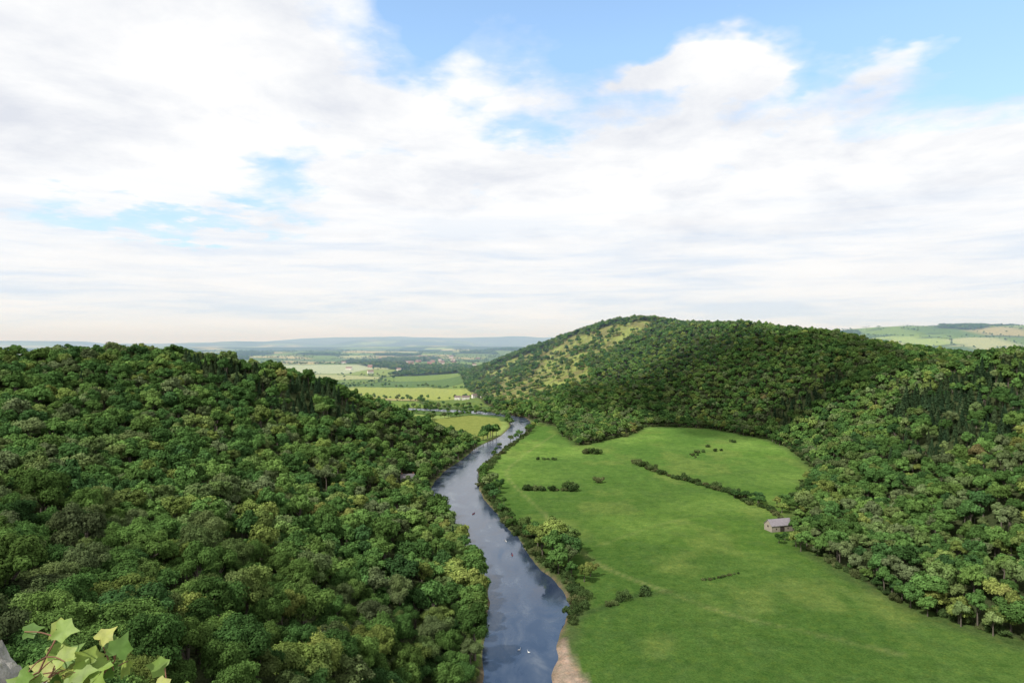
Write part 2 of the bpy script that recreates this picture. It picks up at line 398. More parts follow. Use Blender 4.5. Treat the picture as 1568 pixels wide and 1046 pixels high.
DIT2 = smoothline([(20,480),(60,470),(110,520),(150,590),(240,640)], 6); d = dline(nxs, nys, DIT2); k = (.3*np.exp(-(d/5)**2))[:, None]; gc = gc*(1-k)+np.array([.05, .09, .025])*k
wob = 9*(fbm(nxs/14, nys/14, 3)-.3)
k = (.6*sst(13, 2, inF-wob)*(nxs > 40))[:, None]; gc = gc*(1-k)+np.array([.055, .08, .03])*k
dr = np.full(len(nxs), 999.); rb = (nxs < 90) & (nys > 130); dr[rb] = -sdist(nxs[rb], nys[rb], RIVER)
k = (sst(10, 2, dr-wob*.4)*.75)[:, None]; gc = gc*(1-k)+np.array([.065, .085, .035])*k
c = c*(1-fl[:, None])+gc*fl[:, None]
k = sst(2.0, -.2, dr)[:, None]; c = c*(1-k)+np.array([.13, .10, .07])*k
SAND = [(13,236),(13.5,250),(15.5,264),(19,276),(22,277),(22,262),(24,250),(27,240),(30,228),(13,222)]
k = sst(-1.5, 1.5, sdist(nxs, nys, SAND)+1.5*(fbm(nxs/4, nys/4, 3)-.5))[:, None]; c = c*(1-k)+(np.array([.25, .195, .15])*(.6+.8*fbm(nxs/3, nys/3, 3))[:, None])*k
MEAD = [(-95,830),(-42,810),(-24,880),(-14,985),(-22,1075),(-70,1110),(-120,1050),(-120,900)]
k = sst(-3, 3, sdist(nxs, nys, MEAD))[:, None]; c = c*(1-k)+np.array([.17, .20, .055])*k
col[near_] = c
FARM = [(-430,1500),(-150,1390),(-70,1440),(-110,1640),(-230,1760),(-420,1800)]
kk = inpoly(gx, gy, FARM); col[kk] = (.24, .28, .08)
FARM2 = [(-900,2350),(-560,2300),(-520,2600),(-650,2900),(-1050,2850)]
kk = inpoly(gx, gy, FARM2); col[kk] = (.30, .34, .22)

m_gr, nt = newmat('ground_grass_and_soil')
vc = N(nt, 'ShaderNodeAttribute', attribute_name='land').outputs['Color']
pos = N(nt, 'ShaderNodeNewGeometry').outputs['Position']
f1 = NOISE(nt, pos, 1.3, 5, .7); f2 = NOISE(nt, pos, .12, 5, .65); f3 = NOISE(nt, pos, .33, 5, .65, .5)
k1 = RAMP(nt, f1, [(.25, .58), (.75, 1.42)]); k2 = RAMP(nt, f2, [(.3, (.78,.82,.78)), (.7, (1.22,1.17,1.22))])
k3 = RAMP(nt, f3, [(.35, (.80,.87,.82)), (.5, (1,1,1)), (.75, (1.35,1.16,1.0))])
c1 = MIX(nt, 1., vc, k1, 'MULTIPLY'); c1 = MIX(nt, 1., c1, k2, 'MULTIPLY'); c1 = MIX(nt, 1., c1, k3, 'MULTIPLY')
b = N(nt, 'ShaderNodeBsdfDiffuse'); nt.links.new(c1, b.inputs[0])
bn = N(nt, 'ShaderNodeBump', i_Strength=.7, i_Distance=.4); nt.links.new(f1, bn.inputs['Height']); nt.links.new(bn.outputs[0], b.inputs['Normal'])
o = N(nt, 'ShaderNodeOutputMaterial'); nt.links.new(b.outputs[0], o.inputs[0])
me = np_mesh('ground', np.stack([gx, gy, gz], 1), faces, [m_gr], smooth=True)
at = me.color_attributes.new('land', 'FLOAT_COLOR', 'POINT')
at.data.foreach_set('color', np.concatenate([col, np.ones((len(col), 1))], 1).astype(np.float32).ravel())
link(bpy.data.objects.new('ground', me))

# ------------------------------------------------------------------ river water
m_w, nt = newmat('river_water')
pos = N(nt, 'ShaderNodeNewGeometry').outputs['Position']
spw = N(nt, 'ShaderNodeSeparateXYZ'); nt.links.new(pos, spw.inputs[0])
mp = N(nt, 'ShaderNodeMapping'); mp.inputs['Scale'].default_value = (1, .45, 1); nt.links.new(pos, mp.inputs[0])
w1 = NOISE(nt, mp.outputs[0], .9, 3, .55, .3); w2 = NOISE(nt, mp.outputs[0], .10, 4, .58, .6)
rif_sheen = M(nt, 'MULTIPLY', M(nt, 'SUBTRACT', spw.outputs[1], 330), 1/220., clamp=True)          # broken water above the pool, also brings in the painted sky sheen
wr = M(nt, 'ADD', w2, M(nt, 'MULTIPLY', rif_sheen, .10))
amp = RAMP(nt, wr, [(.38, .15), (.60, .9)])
hgt = M(nt, 'MULTIPLY', w1, amp)
bn = N(nt, 'ShaderNodeBump', i_Strength=.4, i_Distance=.14); nt.links.new(hgt, bn.inputs['Height'])
b = N(nt, 'ShaderNodeBsdfPrincipled', i_IOR=1.5)
wc = RAMP(nt, wr, [(.38, (.022,.034,.062)), (.58, (.040,.056,.088)), (.78, (.100,.118,.145))]); nt.links.new(wc, b.inputs['Base Color'])  # pale end paints the silvery sky reflection into the base colour
nt.links.new(RAMP(nt, wr, [(.38, .06), (.65, .22)]), b.inputs['Roughness'])
nt.links.new(bn.outputs[0], b.inputs['Normal'])
o = N(nt, 'ShaderNodeOutputMaterial'); nt.links.new(b.outputs[0], o.inputs[0])
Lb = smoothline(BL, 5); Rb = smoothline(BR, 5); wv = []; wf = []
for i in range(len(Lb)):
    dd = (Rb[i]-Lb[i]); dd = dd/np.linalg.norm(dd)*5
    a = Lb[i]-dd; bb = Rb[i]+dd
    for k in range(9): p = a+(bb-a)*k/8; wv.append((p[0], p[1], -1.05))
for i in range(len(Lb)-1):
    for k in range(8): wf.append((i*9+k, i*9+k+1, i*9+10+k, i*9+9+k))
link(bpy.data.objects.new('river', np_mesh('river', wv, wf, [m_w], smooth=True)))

# ------------------------------------------------------------------ woodland
def jgrid(x0, x1, y0, y1, s, r):
    X, Y = np.meshgrid(np.arange(x0, x1, s), np.arange(y0, y1, s)); X = X+(np.arange(X.shape[0]) % 2)[:, None]*s*.5
    return (X+r.uniform(-.42, .42, X.shape)*s).ravel(), (Y+r.uniform(-.42, .42, X.shape)*s).ravel()
def ell(x, y, cx, cy, rx, ry): return ((x-cx)/rx)**2+((y-cy)/ry)**2 < 1
def place(name, x, y, r, conmask, seed):
    n = len(x); scl = np.clip(r.normal(1.05, .26, n), .55, 1.65); kind = r.integers(0, 6, n)
    scl = np.where(y > 600, np.minimum(scl, 1.25)*.95, scl)
    cm = conmask & (r.random(n) < .75); kind[cm] = r.integers(6, 8, cm.sum()); scl[cm] = np.clip(scl[cm]*.85, .5, 1.0)
    few = r.random(n) < .008; kind[few] = 6; scl[few] = .8
    z = Hs(x, y)-.3; D = np.hypot(x, y)
    P = np.stack([x, y, z], 1)
    for lo, hi, cn in ((0, 270, 'near_tree'), (270, 700, 'mid_tree'), (700, 1e9, 'far_tree')):
        m = (D >= lo) & (D < hi)
        if m.sum(): scatter(name, P[m], kind[m], scl[m], cn, seed+int(lo))
r = np.random.default_rng(11)
x, y = jgrid(-800, 20, 75, 990, 7.9, r)
m = inpoly(x, y, WOODL) & (np.abs(x) < .85*y+40) & (np.hypot(x, y) > 92)
m &= ~ell(x, y, -85, 538, 10, 38)
x, y = x[m], y[m]
con = ell(x, y, -215, 575, 60, 36) | ell(x, y, -168, 618, 28, 28)
place('woodland', x, y, r, con, 100)
x, y = jgrid(-160, 1100, 60, 2250, 8.4, r)
m = inpoly(x, y, HILLR) & (x < .88*y+60) & (y > 150)
cl = (sdist(x, y, CLEAR)+30*(fbm(x/40, y/40, 3)-.5) > 0) & (fbm(x/38+2, y/38, 3) < .60) & (r.random(len(x)) < .86)
m &= ~cl
x, y = x[m], y[m]
con = ell(x, y, 430, 620, 75, 90) | ell(x, y, 350, 530, 40, 50) | ell(x, y, 390, 900, 50, 40)
place('hillside_woodland', x, y, r, con, 200)
x, y = jgrid(40, 340, 180, 1010, 7.0, r)
dd = sdist(x, y, FLOOD); m = (dd > -4) & (dd < 26*(fbm(x/30+3, y/30, 2)-.38)) & (x > 45) & (dline(x, y, BR) > 40)
scatter('woodland_margin', np.stack([x[m], y[m], Hs(x[m], y[m])-.3], 1), r.integers(0, 6, m.sum()), r.uniform(.5, 1.0, m.sum()), 'mid_tree', 9)

# riverside and field trees
def rowpts(P, s, w, r):
    P = np.asarray(P, float); out = []
    for a, b in zip(P[:-1], P[1:]):
        n = max(1, int(np.linalg.norm(b-a)/s))
        for i in range(n): out.append(a+(b-a)*(i+r.random())/n+r.normal(0, w, 2))
    return np.array(out)
def offs(P, d): return [(p[0]+d, p[1]) for p in P]
bp = np.vstack([rowpts(offs(BR[4:19], 4.5), 4.0, 1.3, r), rowpts(offs(BR[8:16], 6), 3.2, 2.0, r), rowpts(offs(BR[5:8], 7), 3, 2.5, r)])
bp = np.vstack([bp, rowpts([(8,552),(22,551),(36,549),(50,552)], 3.2, .8, r), rowpts([(24,694),(45,692)], 5, .8, r), rowpts([(95,341),(105,346),(117,353)], 1.8, .3, r),
   rowpts([(121,678),(131,633),(146,597),(159,570),(170,545),(176,512)], 2.8, 1.2, r), rowpts([(40,306),(54,319),(66,324)], 4.0, .8, r),
   rowpts([(185,700),(205,735),(235,750)], 9, 3, r), rowpts([(262,600),(240,560),(205,497)], 5, 2, r), rowpts([(176,512),(184,480),(182,455)], 4, 2, r)])
fe = rowpts(offs(FEDGE[3:22], 1), 3.2, 2.5, r); bp = np.vstack([bp, fe])
bs = r.uniform(.55, 1.35, len(bp)); low = (bp[:, 1] < 356) & (bp[:, 0] > 90) & (bp[:, 0] < 120); bs[low] = r.uniform(.3, .45, low.sum())
scatter('hedgerow', np.stack([bp[:, 0], bp[:, 1], Hs(bp[:, 0], bp[:, 1])-.1], 1), r.integers(0, 4, len(bp)), bs, 'hedge_bush', 5)

def tree_obj(name, coll, k, x, y, s, rot=0, sz=None):
    src = list(proto[coll].objects)[k]
    ob = link(bpy.data.objects.new(name, src.data)); ob.location = (x, y, float(Hs(x, y))-.2); ob.scale = (s, s, sz or s); ob.rotation_euler = (0, 0, rot)
    return ob
RT = [(24,352,1.2),(30,360,1.1),(22,366,1.5),(31,372,1.45),(17,380,1.35),(25,386,1.55),(33,386,1.35),(15,396,1.35),(24,402,1.4),(12,410,1.15),(32,400,1.15),(8,422,1.0),
      (36,340,.75),(40,348,.7),(30,343,.75),(0,438,.75),(0,455,.7),(-8,478,.6),(-13,510,.9),(-17,526,1.0),(-20,546,1.1),(-23,564,1.05),(-24,584,1.0),(-25,602,.9),(-13,538,.9),(-16,573,.95),(-25,622,.8),(-10,556,.8),(-6,500,.6),
      (-2,830,.8),(5,850,.8),(10,868,.9),(20,890,.9),(26,915,.95),(30,940,.9),(34,962,.9),(-14,790,.6),(38,985,.9),(24,905,.8),(-20,740,.55),(-18,760,.6)]
for i, (a, b_, s) in enumerate(RT): tree_obj('riverside_tree', 'mid_tree', i % 6, a, b_, s, i*1.7)
LT = [(-30,838,1.6),(-24,850,1.5),(-20,868,1.2),(-35,826,1.2),(-27,860,1.4)]
for i, (a, b_, s) in enumerate(LT): tree_obj('meadow_tree', 'far_tree', i % 6, a, b_, s, i)
FT = [(176,516,.85),(183,508,.95),(170,522,.7),(192,494,.95),(198,486,1.0),(204,478,.95),(189,478,.8),(200,500,.95),(158,404,.6),(164,410,.6),(182,440,.7),(190,452,.9),(181,500,.8),(208,490,1.0)]
for i, (a, b_, s) in enumerate(FT): tree_obj('field_tree', 'mid_tree', (i*5+1) % 6, a, b_, s, i*2.1, s*.8)
HB = [(46,552,2.4),(50,549,1.9),(12,553,1.7),(20,552,1.5),(32,550,1.5),(73,581,1.8),(82,733,2.1),(89,731,2.3),(125,662,2.1),(131,636,2.0),(62,323,1.5),(148,596,1.9),(166,556,2.0),(127,655,1.8),(122,672,1.7),(137,618,1.5),(156,578,1.6),(172,536,1.9),(222,770,1.2),(262,810,1.3)]
for i, (a, b_, s) in enumerate(HB): tree_obj('hawthorn_bush', 'hedge_bush', i % 4, a, b_, s, i)

# distant hedges, copses
x, y = jgrid(-4200, 5200, 840, 6200, 10.0, r)
az = np.arctan2(x, y); m = (((az > -.62) & (az < .12)) | ((az > .40) & (az < .72))) & ((az < .12) | (y > 2200))
m &= ~inpoly(x, y, HILLR) & ~inpoly(x, y, WOODL) & (sdist(x, y, RIVER) < -6) & ~inpoly(x, y, MEAD) & ~inpoly(x, y, FARM)& ~inpoly(x, y, FARM2)
x, y = x[m], y[m]; idx, ed = cells(x, y); wd = wooded(idx, x, y)
keep = (wd & (r.random(len(x)) < .8)) | ((ed < 10) & (r.random(len(x)) < .68) & (fbm(x/90, y/90, 2) > .36)) | (r.random(len(x)) < .006)
x, y, wd = x[keep], y[keep], wd[keep]
scl = np.where(wd, r.uniform(.8, 1.3, len(x)), r.uniform(.3, 1.0, len(x)))
scatter('distant_trees', np.stack([x, y, Hs(x, y)-.3], 1), r.integers(0, 6, len(x)), scl, 'far_tree', 77)
rp = np.vstack([rowpts([(p[0], p[1]-8) for p in BL[18:24]], 8, 2, r), rowpts([(p[0], p[1]+8) for p in BR[19:24]], 8, 2, r), rowpts([(-95,830),(-120,900),(-125,1050),(-70,1112)], 7, 2, r), rowpts(FARM+[FARM[0]], 14, 3, r)])
scatter('valley_trees', np.stack([rp[:, 0], rp[:, 1], Hs(rp[:, 0], rp[:, 1])-.3], 1), r.integers(0, 6, len(rp)), r.uniform(.5, 1.0, len(rp)), 'far_tree', 78)

# ------------------------------------------------------------------ buildings
m_glass = simple('window_glass', (.03, .035, .04), .1, 2, .1, 0, .6)
def box(me_v, me_f, x0, x1, y0, y1, z0, z1):
    o = len(me_v); me_v += [(x0,y0,z0),(x1,y0,z0),(x1,y1,z0),(x0,y1,z0),(x0,y0,z1),(x1,y0,z1),(x1,y1,z1),(x0,y1,z1)]
    me_f += [tuple(o+k for k in f) for f in ((0,3,2,1),(4,5,6,7),(0,1,5,4),(1,2,6,5),(2,3,7,6),(3,0,4,7))]
def child(nm, v, f, mat, par):
    me = bpy.data.meshes.new(nm); me.from_pydata(v, [], f); me.materials.append(mat); me.update()
    ob = link(bpy.data.objects.new(nm, me)); ob.parent = par; return ob
def building(name, x, y, w, d, h, rh, rot, wallc, roofc, barn=False):
    e = link(bpy.data.objects.new(name, None)); e.location = (x, y, float(Hs(x, y))-.1); e.rotation_euler = (0, 0, rot)
    mw = simple(name+'_wall', wallc, .9, 1.2, .2, .3); mr = simple(name+'_roof', roofc, .8, .9, .18, .2)
    W, Dp = w/2, d/2
    v = [(-W,-Dp,-1),(W,-Dp,-1),(W,Dp,-1),(-W,Dp,-1),(-W,-Dp,h),(W,-Dp,h),(W,Dp,h),(-W,Dp,h),(-W,0,h+rh),(W,0,h+rh)]
    f = [(0,1,5,4),(1,2,6,9,5),(2,3,7,6),(3,0,4,8,7)]
    child('walls', v, f, mw, e)
    o = .35; k = rh/Dp; t = .18
    v = []; f = []
    for s in (-1, 1):
        a = len(v)
        v += [(-W-o, s*(Dp+o), h-o*k+.05), (W+o, s*(Dp+o), h-o*k+.05), (W+o, s*.0, h+rh+.05), (-W-o, s*.0, h+rh+.05)]
        v += [(p[0], p[1], p[2]+t) for p in v[a:a+4]]
        f += [tuple(a+q for q in ff) for ff in ((0,1,2,3),(4,5,6,7),(0,1,5,4),(1,2,6,5),(3,0,4,7))]
    child('roof', v, f, mr, e)
    v = []; f = []
    if barn:
        box(v, f, -1.6, 1.6, -Dp-.03, -Dp+.1, -.5, h*.85); box(v, f, W*.5, W*.5+.8, -Dp-.03, -Dp+.1, 1.4, 2.4); box(v, f, -W*.6, -W*.6+.8, -Dp-.03, -Dp+.1, 1.4, 2.4)
        box(v, f, -W-.03, -W+.1, -.7, .7, 2.6, 3.8)
        child('door_and_vent_openings', v, f, simple('dark_timber', (.05, .04, .035), .8), e)
    else:
        for fz in (.9, 3.4)[:2 if h > 4.2 else 1]:
            for fx in np.linspace(-W+1.2, W-1.2, max(2, int(w/2.6))):
                for s in (-1, 1):
                    y0 = s*Dp; box(v, f, fx-.5, fx+.5, min(y0-.03, y0+.03), max(y0-.03, y0+.03), fz, fz+1.2)
        child('windows', v, f, m_glass, e)
        v = []; f = []; box(v, f, .6, 1.6, -Dp-.05, -Dp+.02, -.2, 2.1) ; child('door', v, f, simple('door_paint', (.12, .08, .05)), e)
        v = []; f = []; box(v, f, W-1.3, W-.5, -.4, .4, h+rh-1, h+rh+1.1); box(v, f, -W+.5, -W+1.3, -.4, .4, h+rh-1, h+rh+1.1); child('chimneys', v, f, simple('chimney_brick', (.25, .13, .09)), e)
    return e
building('stone_barn', 169, 433, 15.5, 7.5, 4.0, 3.2, R_(16), (.32, .28, .23), (.21, .19, .21), True)
building('white_house', -86, 562, 11, 6.5, 6.0, 3.0, R_(10), (.75, .74, .70), (.12, .11, .12))
for a, b_, w, rt in [(-95,1400,16,.1),(-78,1412,10,.5),(-112,1408,12,-.2),(-60,1398,9,.2)]:
    building('farmhouse', a, b_, w, 7, 5.2, 3, rt, (.78, .75, .7), (.16, .12, .11))
hr = np.random.default_rng(4)
for i in range(40):
    D = hr.uniform(2300, 4300); px = hr.uniform(500, 735) if i > 22 else hr.uniform(585, 700); xx = (px-784)*D/1045
    building('village_house', xx, D, hr.uniform(14, 26), 10, 7, 4.5, hr.uniform(-.6, .6), (.75, .71, .65) if i % 3 else (.42, .24, .18), (.20, .13, .11))

# ------------------------------------------------------------------ canoes with paddlers, swans
m_can = simple('canoe_red_plastic', (.35, .05, .03), .4); m_can2 = simple('canoe_white', (.7, .7, .68), .4); m_person = simple('paddler_clothing', (.08, .12, .25))
def canoe(x, y, rot, mt):
    e = link(bpy.data.objects.new('canoe', None)); e.location = (x, y, -1.05); e.rotation_euler = (0, 0, rot)
    v = []; f = []; n = 13
    for i in range(n):
        t = i/(n-1)*2-1; w = .45*(1-abs(t)**2.4)+.01; zt = .35+.25*abs(t)**3
        v += [(t*2.4, -w, zt), (t*2.4, -w*.8, .02), (t*2.4, 0, -.12), (t*2.4, w*.8, .02), (t*2.4, w, zt)]
    for i in range(n-1):
        for k in range(4): f.append((i*5+k, i*5+k+1, i*5+6+k, i*5+5+k))
    child('hull', v, f, mt, e)
    for s in (-1.2, 1.1):
        me = bpy.data.meshes.new('paddler'); vs = [(s,0,.15),(s,0,.45),(s,0,.75),(s,0,.92),(s,0,1.1),(s,.25,.72),(s+.25,.3,.5),(s,-.25,.72),(s+.3,-.15,.6),(s+.5,.12,.15),(s+.5,-.12,.15)]
        me.from_pydata(vs, [(0,1),(1,2),(2,3),(3,4),(2,5),(5,6),(2,7),(7,8),(0,9),(0,10)], []); ob = link(bpy.data.objects.new('paddler', me)); ob.parent = e
        md = ob.modifiers.new('s', 'SKIN'); rr = [.17,.15,.16,.06,.11,.07,.05,.07,.05,.08,.08]
        for i, q in enumerate(me.skin_vertices[0].data): q.radius = (rr[i], rr[i]); q.use_root = (i == 0)
        ob.modifiers.new('u', 'SUBSURF').levels = 1; me.materials.append(m_person)
canoe(-27, 480, 1.2, m_can); canoe(-4, 415, 1.9, m_can2); canoe(0, 388, 1.7, m_can)
m_swan = simple('swan_feathers', (.8, .8, .78))
def swan(x, y, rot):
    me = bpy.data.meshes.new('swan'); vs = [(0,0,.12),(-.45,0,.18),(-.7,0,.3),(.35,0,.15),(.5,0,.4),(.48,0,.7),(.58,0,.82),(.75,0,.76)]
    me.from_pydata(vs, [(0,1),(1,2),(0,3),(3,4),(4,5),(5,6),(6,7)], []); ob = link(bpy.data.objects.new('swan', me)); ob.location = (x, y, -1.05); ob.rotation_euler = (0, 0, rot)
    ob.modifiers.new('s', 'SKIN'); rr = [.24,.18,.05,.16,.06,.05,.07,.025]
    for i, q in enumerate(me.skin_vertices[0].data): q.radius = (rr[i], rr[i]*.8); q.use_root = (i == 0)
    ob.modifiers.new('u', 'SUBSURF').levels = 1; me.materials.append(m_swan)
swan(2.8, 268, .5); swan(6.5, 266, 2.5)

# ------------------------------------------------------------------ viewpoint rock and ivy
m_rock, nt = newmat('limestone')
g = N(nt, 'ShaderNodeTexCoord').outputs['Object']
f = NOISE(nt, g, 14, 8, .7, .4); f4 = NOISE(nt, g, 45, 6, .7)
c = RAMP(nt, f, [(.30, (.10,.095,.085)), (.46, (.27,.26,.235)), (.62, (.42,.40,.36))]); c = MIX(nt, RAMP(nt, f4, [(.55, 0.), (.62, .7)]), c, (.17, .18, .12))
b = N(nt, 'ShaderNodeBsdfPrincipled', i_Roughness=.92); nt.links.new(c, b.inputs['Base Color'])
bn = N(nt, 'ShaderNodeBump', i_Strength=.9, i_Distance=.02); nt.links.new(f, bn.inputs['Height']); nt.links.new(bn.outputs[0], b.inputs['Normal'])
o = N(nt, 'ShaderNodeOutputMaterial'); nt.links.new(b.outputs[0], o.inputs[0])
import bmesh
from mathutils import noise
def rock(name, c, rad, seed, p=2.6, sub=6, amp=.12, mat=None):
    bm = bmesh.new(); bmesh.ops.create_icosphere(bm, subdivisions=sub, radius=1)
    for v in bm.verts:
        d = v.co.normalized(); k = (abs(d.x)**p+abs(d.y)**p+abs(d.z)**p)**(-1/p)
        n_ = noise.fractal(d*2.2+Vector((seed, 0, 0)), .9, 2.1, 6)*amp+noise.fractal(d*9+Vector((0, seed, 0)), .8, 2, 4)*amp*.35
        q = d*k*(1+n_); v.co = Vector((q.x*rad[0], q.y*rad[1], q.z*rad[2]))
    me = bpy.data.meshes.new(name); bm.to_mesh(me); bm.free(); me.materials.append(mat or m_rock)
    for pl in me.polygons: pl.use_smooth = True
    ob = link(bpy.data.objects.new(name, me)); ob.location = c; return ob
rock('rock_outcrop', (0, -4.2, 109.0), (6.5, 5.2, 8.6), 3, 5, 6, .06)
rock('limestone_boulder', (-1.01, 1.24, 118.82), (.20, .25, .545), 9, 3, 6, .13)

m_ivy, nt = newmat('ivy_leaf')
tc = N(nt, 'ShaderNodeTexCoord').outputs['Object']; at_ = N(nt, 'ShaderNodeAttribute', attribute_name='shade').outputs['Fac']
f = NOISE(nt, tc, 38, 4, .6)
c1 = RAMP(nt, at_, [(0, (.12,.24,.035)), (.5, (.26,.38,.06)), (1, (.45,.47,.11))]); c2 = RAMP(nt, f, [(.3, .65), (.7, 1.1)])
c1 = MIX(nt, 1., c1, c2, 'MULTIPLY')
b = N(nt, 'ShaderNodeBsdfPrincipled', i_Roughness=.55); nt.links.new(c1, b.inputs['Base Color']); t = N(nt, 'ShaderNodeBsdfTranslucent'); nt.links.new(c1, t.inputs[0])
mx = N(nt, 'ShaderNodeMixShader', i_Fac=.35); nt.links.new(b.outputs[0], mx.inputs[1]); nt.links.new(t.outputs[0], mx.inputs[2])
o = N(nt, 'ShaderNodeOutputMaterial'); nt.links.new(mx.outputs[0], o.inputs[0])
m_stem = simple('ivy_stem', (.20, .10, .06), .7, 20)
outl = [(0,0),(.22,-.12),(.42,-.08),(.40,.14),(.52,.40),(.34,.50),(.16,.66),(0,.98),(-.16,.66),(-.34,.50),(-.52,.40),(-.40,.14),(-.42,-.08),(-.22,-.12)]
IV, IF, IS, IM = [], [], [], []
ir = np.random.default_rng(8)
def ivyleaf(p, size, up, nrm, sh):
    n_ = unit(np.array(nrm, float)); u = np.array(up, float); u = unit(u-n_*(u@n_)); s = np.cross(u, n_)
    o = len(IV); ctr = np.array(p)+u*size*.3-n_*size*.06
    IV.append(ctr); IS.append(sh*.9)
    for a, b2 in outl:
        curl = -.28*(a*a)-.12*(b2-.3)**2+.03*math.sin(a*14+b2*9)
        IV.append(np.array(p)+s*a*size+u*b2*size+n_*curl*size); IS.append(sh+ir.uniform(-.06, .06))
    for k in range(len(outl)):
        IF.append((o, o+1+k, o+1+(k+1) % len(outl))); IM.append(0)
def stem(pts, r0, r1):
    pts = smoothline(pts, 4); v, f = tube(pts, np.linspace(r0, r1, len(pts)), 5); o = len(IV)
    for q in v: IV.append(q); IS.append(.5)
    for q in f: IF.append(tuple(int(k)+o for k in q)); IM.append(1)
    return pts
stems = [[(-.80,1.12,118.9),(-.80,1.15,119.25),(-.825,1.18,119.40),(-.80,1.2,119.48)],
         [(-.78,1.12,118.9),(-.75,1.15,119.25),(-.74,1.2,119.38),(-.71,1.22,119.43)],
         [(-.74,1.12,118.95),(-.67,1.18,119.22),(-.64,1.22,119.33),(-.61,1.25,119.35)],
         [(-.83,1.1,119.0),(-.83,1.12,119.28),(-.82,1.16,119.38),(-.80,1.2,119.43)],
         [(-.72,1.1,119.0),(-.70,1.12,119.25),(-.69,1.16,119.34),(-.67,1.2,119.36)]]
for s in stems:
    P = stem([np.array(q) for q in s], .0035, .0012)
    for k, p in enumerate(P[len(P)//3:]):
        for q in range(2):
            off = ir.normal(0, .024, 3); size = ir.uniform(.038, .062)*(1 if k < 5 else .78)
            n_ = np.array([ir.normal(0, .4), -1+ir.normal(0, .35), 1.0+ir.normal(0, .35)])
            up = np.array([ir.normal(0, .8), .3, ir.normal(-.2, .6)])
            base_ = p+off; stem([p, (p+base_)/2+np.array([0, 0, .004]), base_], .0014, .0009)
            ivyleaf(base_, size, up, n_, float(np.clip(ir.normal(.5, .3), 0, 1)))
me = bpy.data.meshes.new('ivy_plant'); me.from_pydata([tuple(map(float, q)) for q in IV], [], IF); me.materials.append(m_ivy); me.materials.append(m_stem)
me.polygons.foreach_set('material_index', IM); a = me.attributes.new('shade', 'FLOAT', 'POINT'); a.data.foreach_set('value', np.array(IS, np.float32)); me.update()
for pl in me.polygons: pl.use_smooth = True
link(bpy.data.objects.new('ivy_plant', me))

# ------------------------------------------------------------------ light, added shadow clouds, haze
SUN_EL, SUN_AZ = R_(49), R_(230)   # azimuth clockwise from +Y : behind the camera, to the left
m_cl, nt = newmat('shadow_cloud_vapour')
b = N(nt, 'ShaderNodeBsdfDiffuse'); b.inputs[0].default_value = (.9, .9, .9, 1); t = N(nt, 'ShaderNodeBsdfTransparent')
mx = N(nt, 'ShaderNodeMixShader', i_Fac=.62); nt.links.new(b.outputs[0], mx.inputs[1]); nt.links.new(t.outputs[0], mx.inputs[2])
o = N(nt, 'ShaderNodeOutputMaterial'); nt.links.new(mx.outputs[0], o.inputs[0])
def cloud(sx, sy, sz, rx, ry, seed):   # unseen thin cumulus, added so its shadow falls on (sx, sy, sz)
    k = (1400-sz)/math.tan(SUN_EL)
    rock('shadow_cumulus', (sx+k*math.sin(SUN_AZ), sy+k*math.cos(SUN_AZ), 1400), (rx, ry, 60), seed, 2, 5, .45, m_cl)
cloud(365, 1040, 70, 190, 230, 4)
cloud(200, 1130, 30, 100, 80, 31)
m_h, nt = newmat('air_haze')
vs = N(nt, 'ShaderNodeVolumeScatter', i_Density=1.6e-4, i_Anisotropy=.0); vs.inputs['Color'].default_value = (.40, .62, .97, 1)
o = N(nt, 'ShaderNodeOutputMaterial'); nt.links.new(vs.outputs[0], o.inputs['Volume'])
v = []; f = []; box(v, f, -21000, 21000, 1150, 25000, -60, 330)
me = bpy.data.meshes.new('air_haze'); me.from_pydata(v, [], f); me.materials.append(m_h); link(bpy.data.objects.new('air_haze', me))

# ------------------------------------------------------------------ sky
w = bpy.data.worlds.new('World'); scene.world = w; w.use_nodes = True; nt = w.node_tree; nt.nodes.clear()
sky = N(nt, 'ShaderNodeTexSky', sky_type='NISHITA', sun_disc=False, sun_elevation=SUN_EL, sun_rotation=SUN_AZ)
sky.air_density = 1.0; sky.dust_density = .6; sky.ozone_density = 1.5
d = N(nt, 'ShaderNodeTexCoord').outputs['Generated']
sp = N(nt, 'ShaderNodeSeparateXYZ'); nt.links.new(d, sp.inputs[0]); dx, dy, dz = sp.outputs
az = M(nt, 'ARCTAN2', dx, dy); el = M(nt, 'ARCSINE', dz)
den = M(nt, 'ADD', M(nt, 'MAXIMUM', dz, 0), .13)
cp = N(nt, 'ShaderNodeCombineXYZ'); nt.links.new(M(nt, 'DIVIDE', dx, den), cp.inputs[0]); nt.links.new(M(nt, 'DIVIDE', dy, den), cp.inputs[1])
P = cp.outputs[0]
n1 = NOISE(nt, P, 1.9, 8, .58, .1); wa = NOISE(nt, P, 2.6, 4, .6); wb = NOISE(nt, P, 3.2, 4, .6)
azw = M(nt, 'ADD', az, M(nt, 'MULTIPLY', M(nt, 'SUBTRACT', wa, .5), .22)); elw = M(nt, 'ADD', el, M(nt, 'MULTIPLY', M(nt, 'SUBTRACT', wb, .5), .14))
def blob(a, e, ra, re):
    q = M(nt, 'ADD', M(nt, 'POWER', M(nt, 'ABSOLUTE', M(nt, 'DIVIDE', M(nt, 'SUBTRACT', azw, a), ra)), 2.), M(nt, 'POWER', M(nt, 'ABSOLUTE', M(nt, 'DIVIDE', M(nt, 'SUBTRACT', elw, e), re)), 2.))
    return M(nt, 'EXPONENT', M(nt, 'MULTIPLY', q, -1.))
hz = RAMP(nt, el, [(.0, 1.), (.10, .80), (.24, 0.)], 'EASE')
tot = M(nt, 'MULTIPLY', hz, .10)
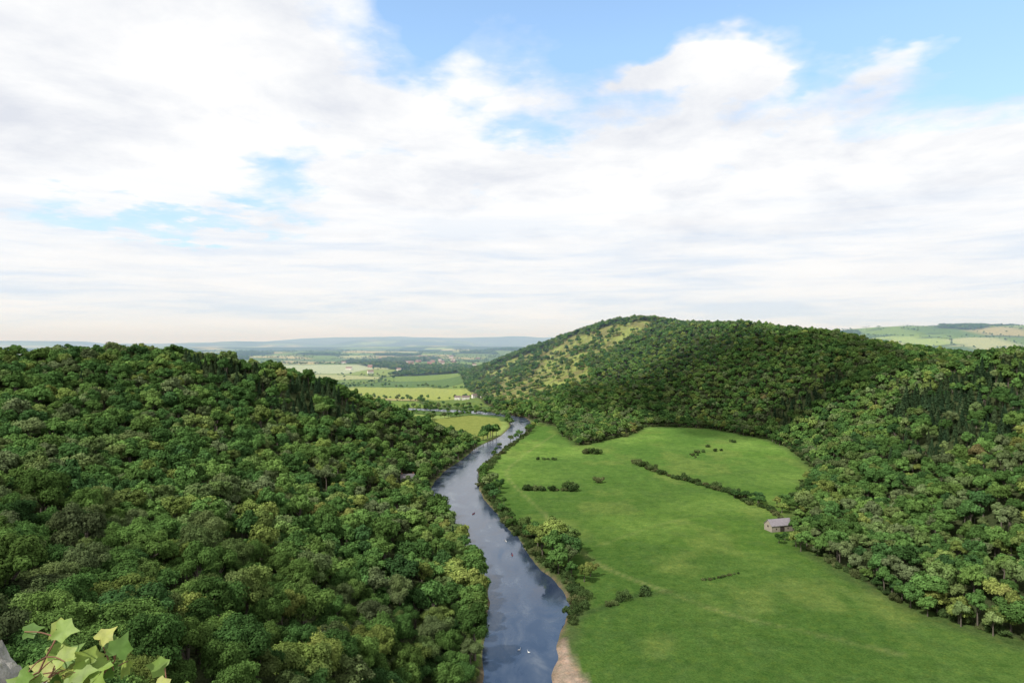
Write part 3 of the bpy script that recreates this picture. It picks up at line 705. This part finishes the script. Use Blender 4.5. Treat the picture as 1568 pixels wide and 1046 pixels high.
for a, e, ra, re, k in [(.22,.49,.46,.15,-.64),(.62,.37,.30,.085,-.50),(-.45,.150,.22,.03,-.41),(-.32,.225,.06,.04,-.24),(-.13,.43,.045,.07,-.30),(.03,.30,.08,.025,-.15),
                        (.30,.375,.10,.05,.55),(.20,.36,.06,.025,.34),(.53,.330,.08,.03,.34),(-.35,.120,.12,.015,.30)]:
    tot = M(nt, 'ADD', tot, M(nt, 'MULTIPLY', blob(a, e, ra, re), k))
dens = M(nt, 'ADD', M(nt, 'ADD', n1, .20), tot)
alpha = RAMP(nt, dens, [(.30, .0), (.40, .22), (.47, .6), (.56, 1.)], 'LINEAR')
cp2 = N(nt, 'ShaderNodeMapping'); cp2.inputs['Location'].default_value = (3.1, .23, 0); nt.links.new(P, cp2.inputs[0])
n2 = NOISE(nt, cp2.outputs[0], 1.6, 8, .6, .2)
cc_ = RAMP(nt, n2, [(.32, (.77,.80,.87)), (.45, (.92,.935,.965)), (.55, (1.03,1.03,1.03))])
cp3 = N(nt, 'ShaderNodeCombineXYZ'); nt.links.new(M(nt, 'MULTIPLY', az, 2.4), cp3.inputs[0]); nt.links.new(M(nt, 'MULTIPLY', el, 26.), cp3.inputs[1])
n3 = NOISE(nt, cp3.outputs[0], 1.3, 6, .64, .3)
hzc = RAMP(nt, n3, [(.38, (.74,.83,.95)), (.50, (.91,.94,.98)), (.60, (1.0,1.0,1.0))])
cc_ = MIX(nt, hz, cc_, hzc)
gain = RAMP(nt, el, [(.08, (.64,.60,.54)), (.40, (.98,1.0,.94))])
skc = MIX(nt, 1., sky.outputs[0], gain, 'MULTIPLY'); skc = MIX(nt, 1., skc, (2.05, 2.05, 2.05), 'MULTIPLY')
b1 = N(nt, 'ShaderNodeBackground', i_Strength=.15); nt.links.new(skc, b1.inputs[0])
b2 = N(nt, 'ShaderNodeBackground', i_Strength=1.0); nt.links.new(cc_, b2.inputs[0])
mx = N(nt, 'ShaderNodeMixShader'); nt.links.new(alpha, mx.inputs[0]); nt.links.new(b1.outputs[0], mx.inputs[1]); nt.links.new(b2.outputs[0], mx.inputs[2])
o = N(nt, 'ShaderNodeOutputWorld'); nt.links.new(mx.outputs[0], o.inputs[0])

sd = bpy.data.lights.new('sun', 'SUN'); sd.energy = 4.4; sd.angle = R_(.6); sd.color = (1, .95, .86)
so = link(bpy.data.objects.new('sun', sd))
dirv = Vector((math.sin(SUN_AZ)*math.cos(SUN_EL), math.cos(SUN_AZ)*math.cos(SUN_EL), math.sin(SUN_EL)))
so.rotation_euler = dirv.to_track_quat('Z', 'Y').to_euler()

cam = bpy.data.cameras.new('camera'); cam.lens = 24; cam.sensor_width = 36; cam.clip_start = .05; cam.clip_end = 60000
co = link(bpy.data.objects.new('camera', cam)); co.location = (0, 0, CAMH); co.rotation_euler = (R_(90), 0, 0)
scene.camera = co
scene.view_settings.view_transform = 'Standard'; scene.view_settings.look = 'None'; scene.view_settings.exposure = 0
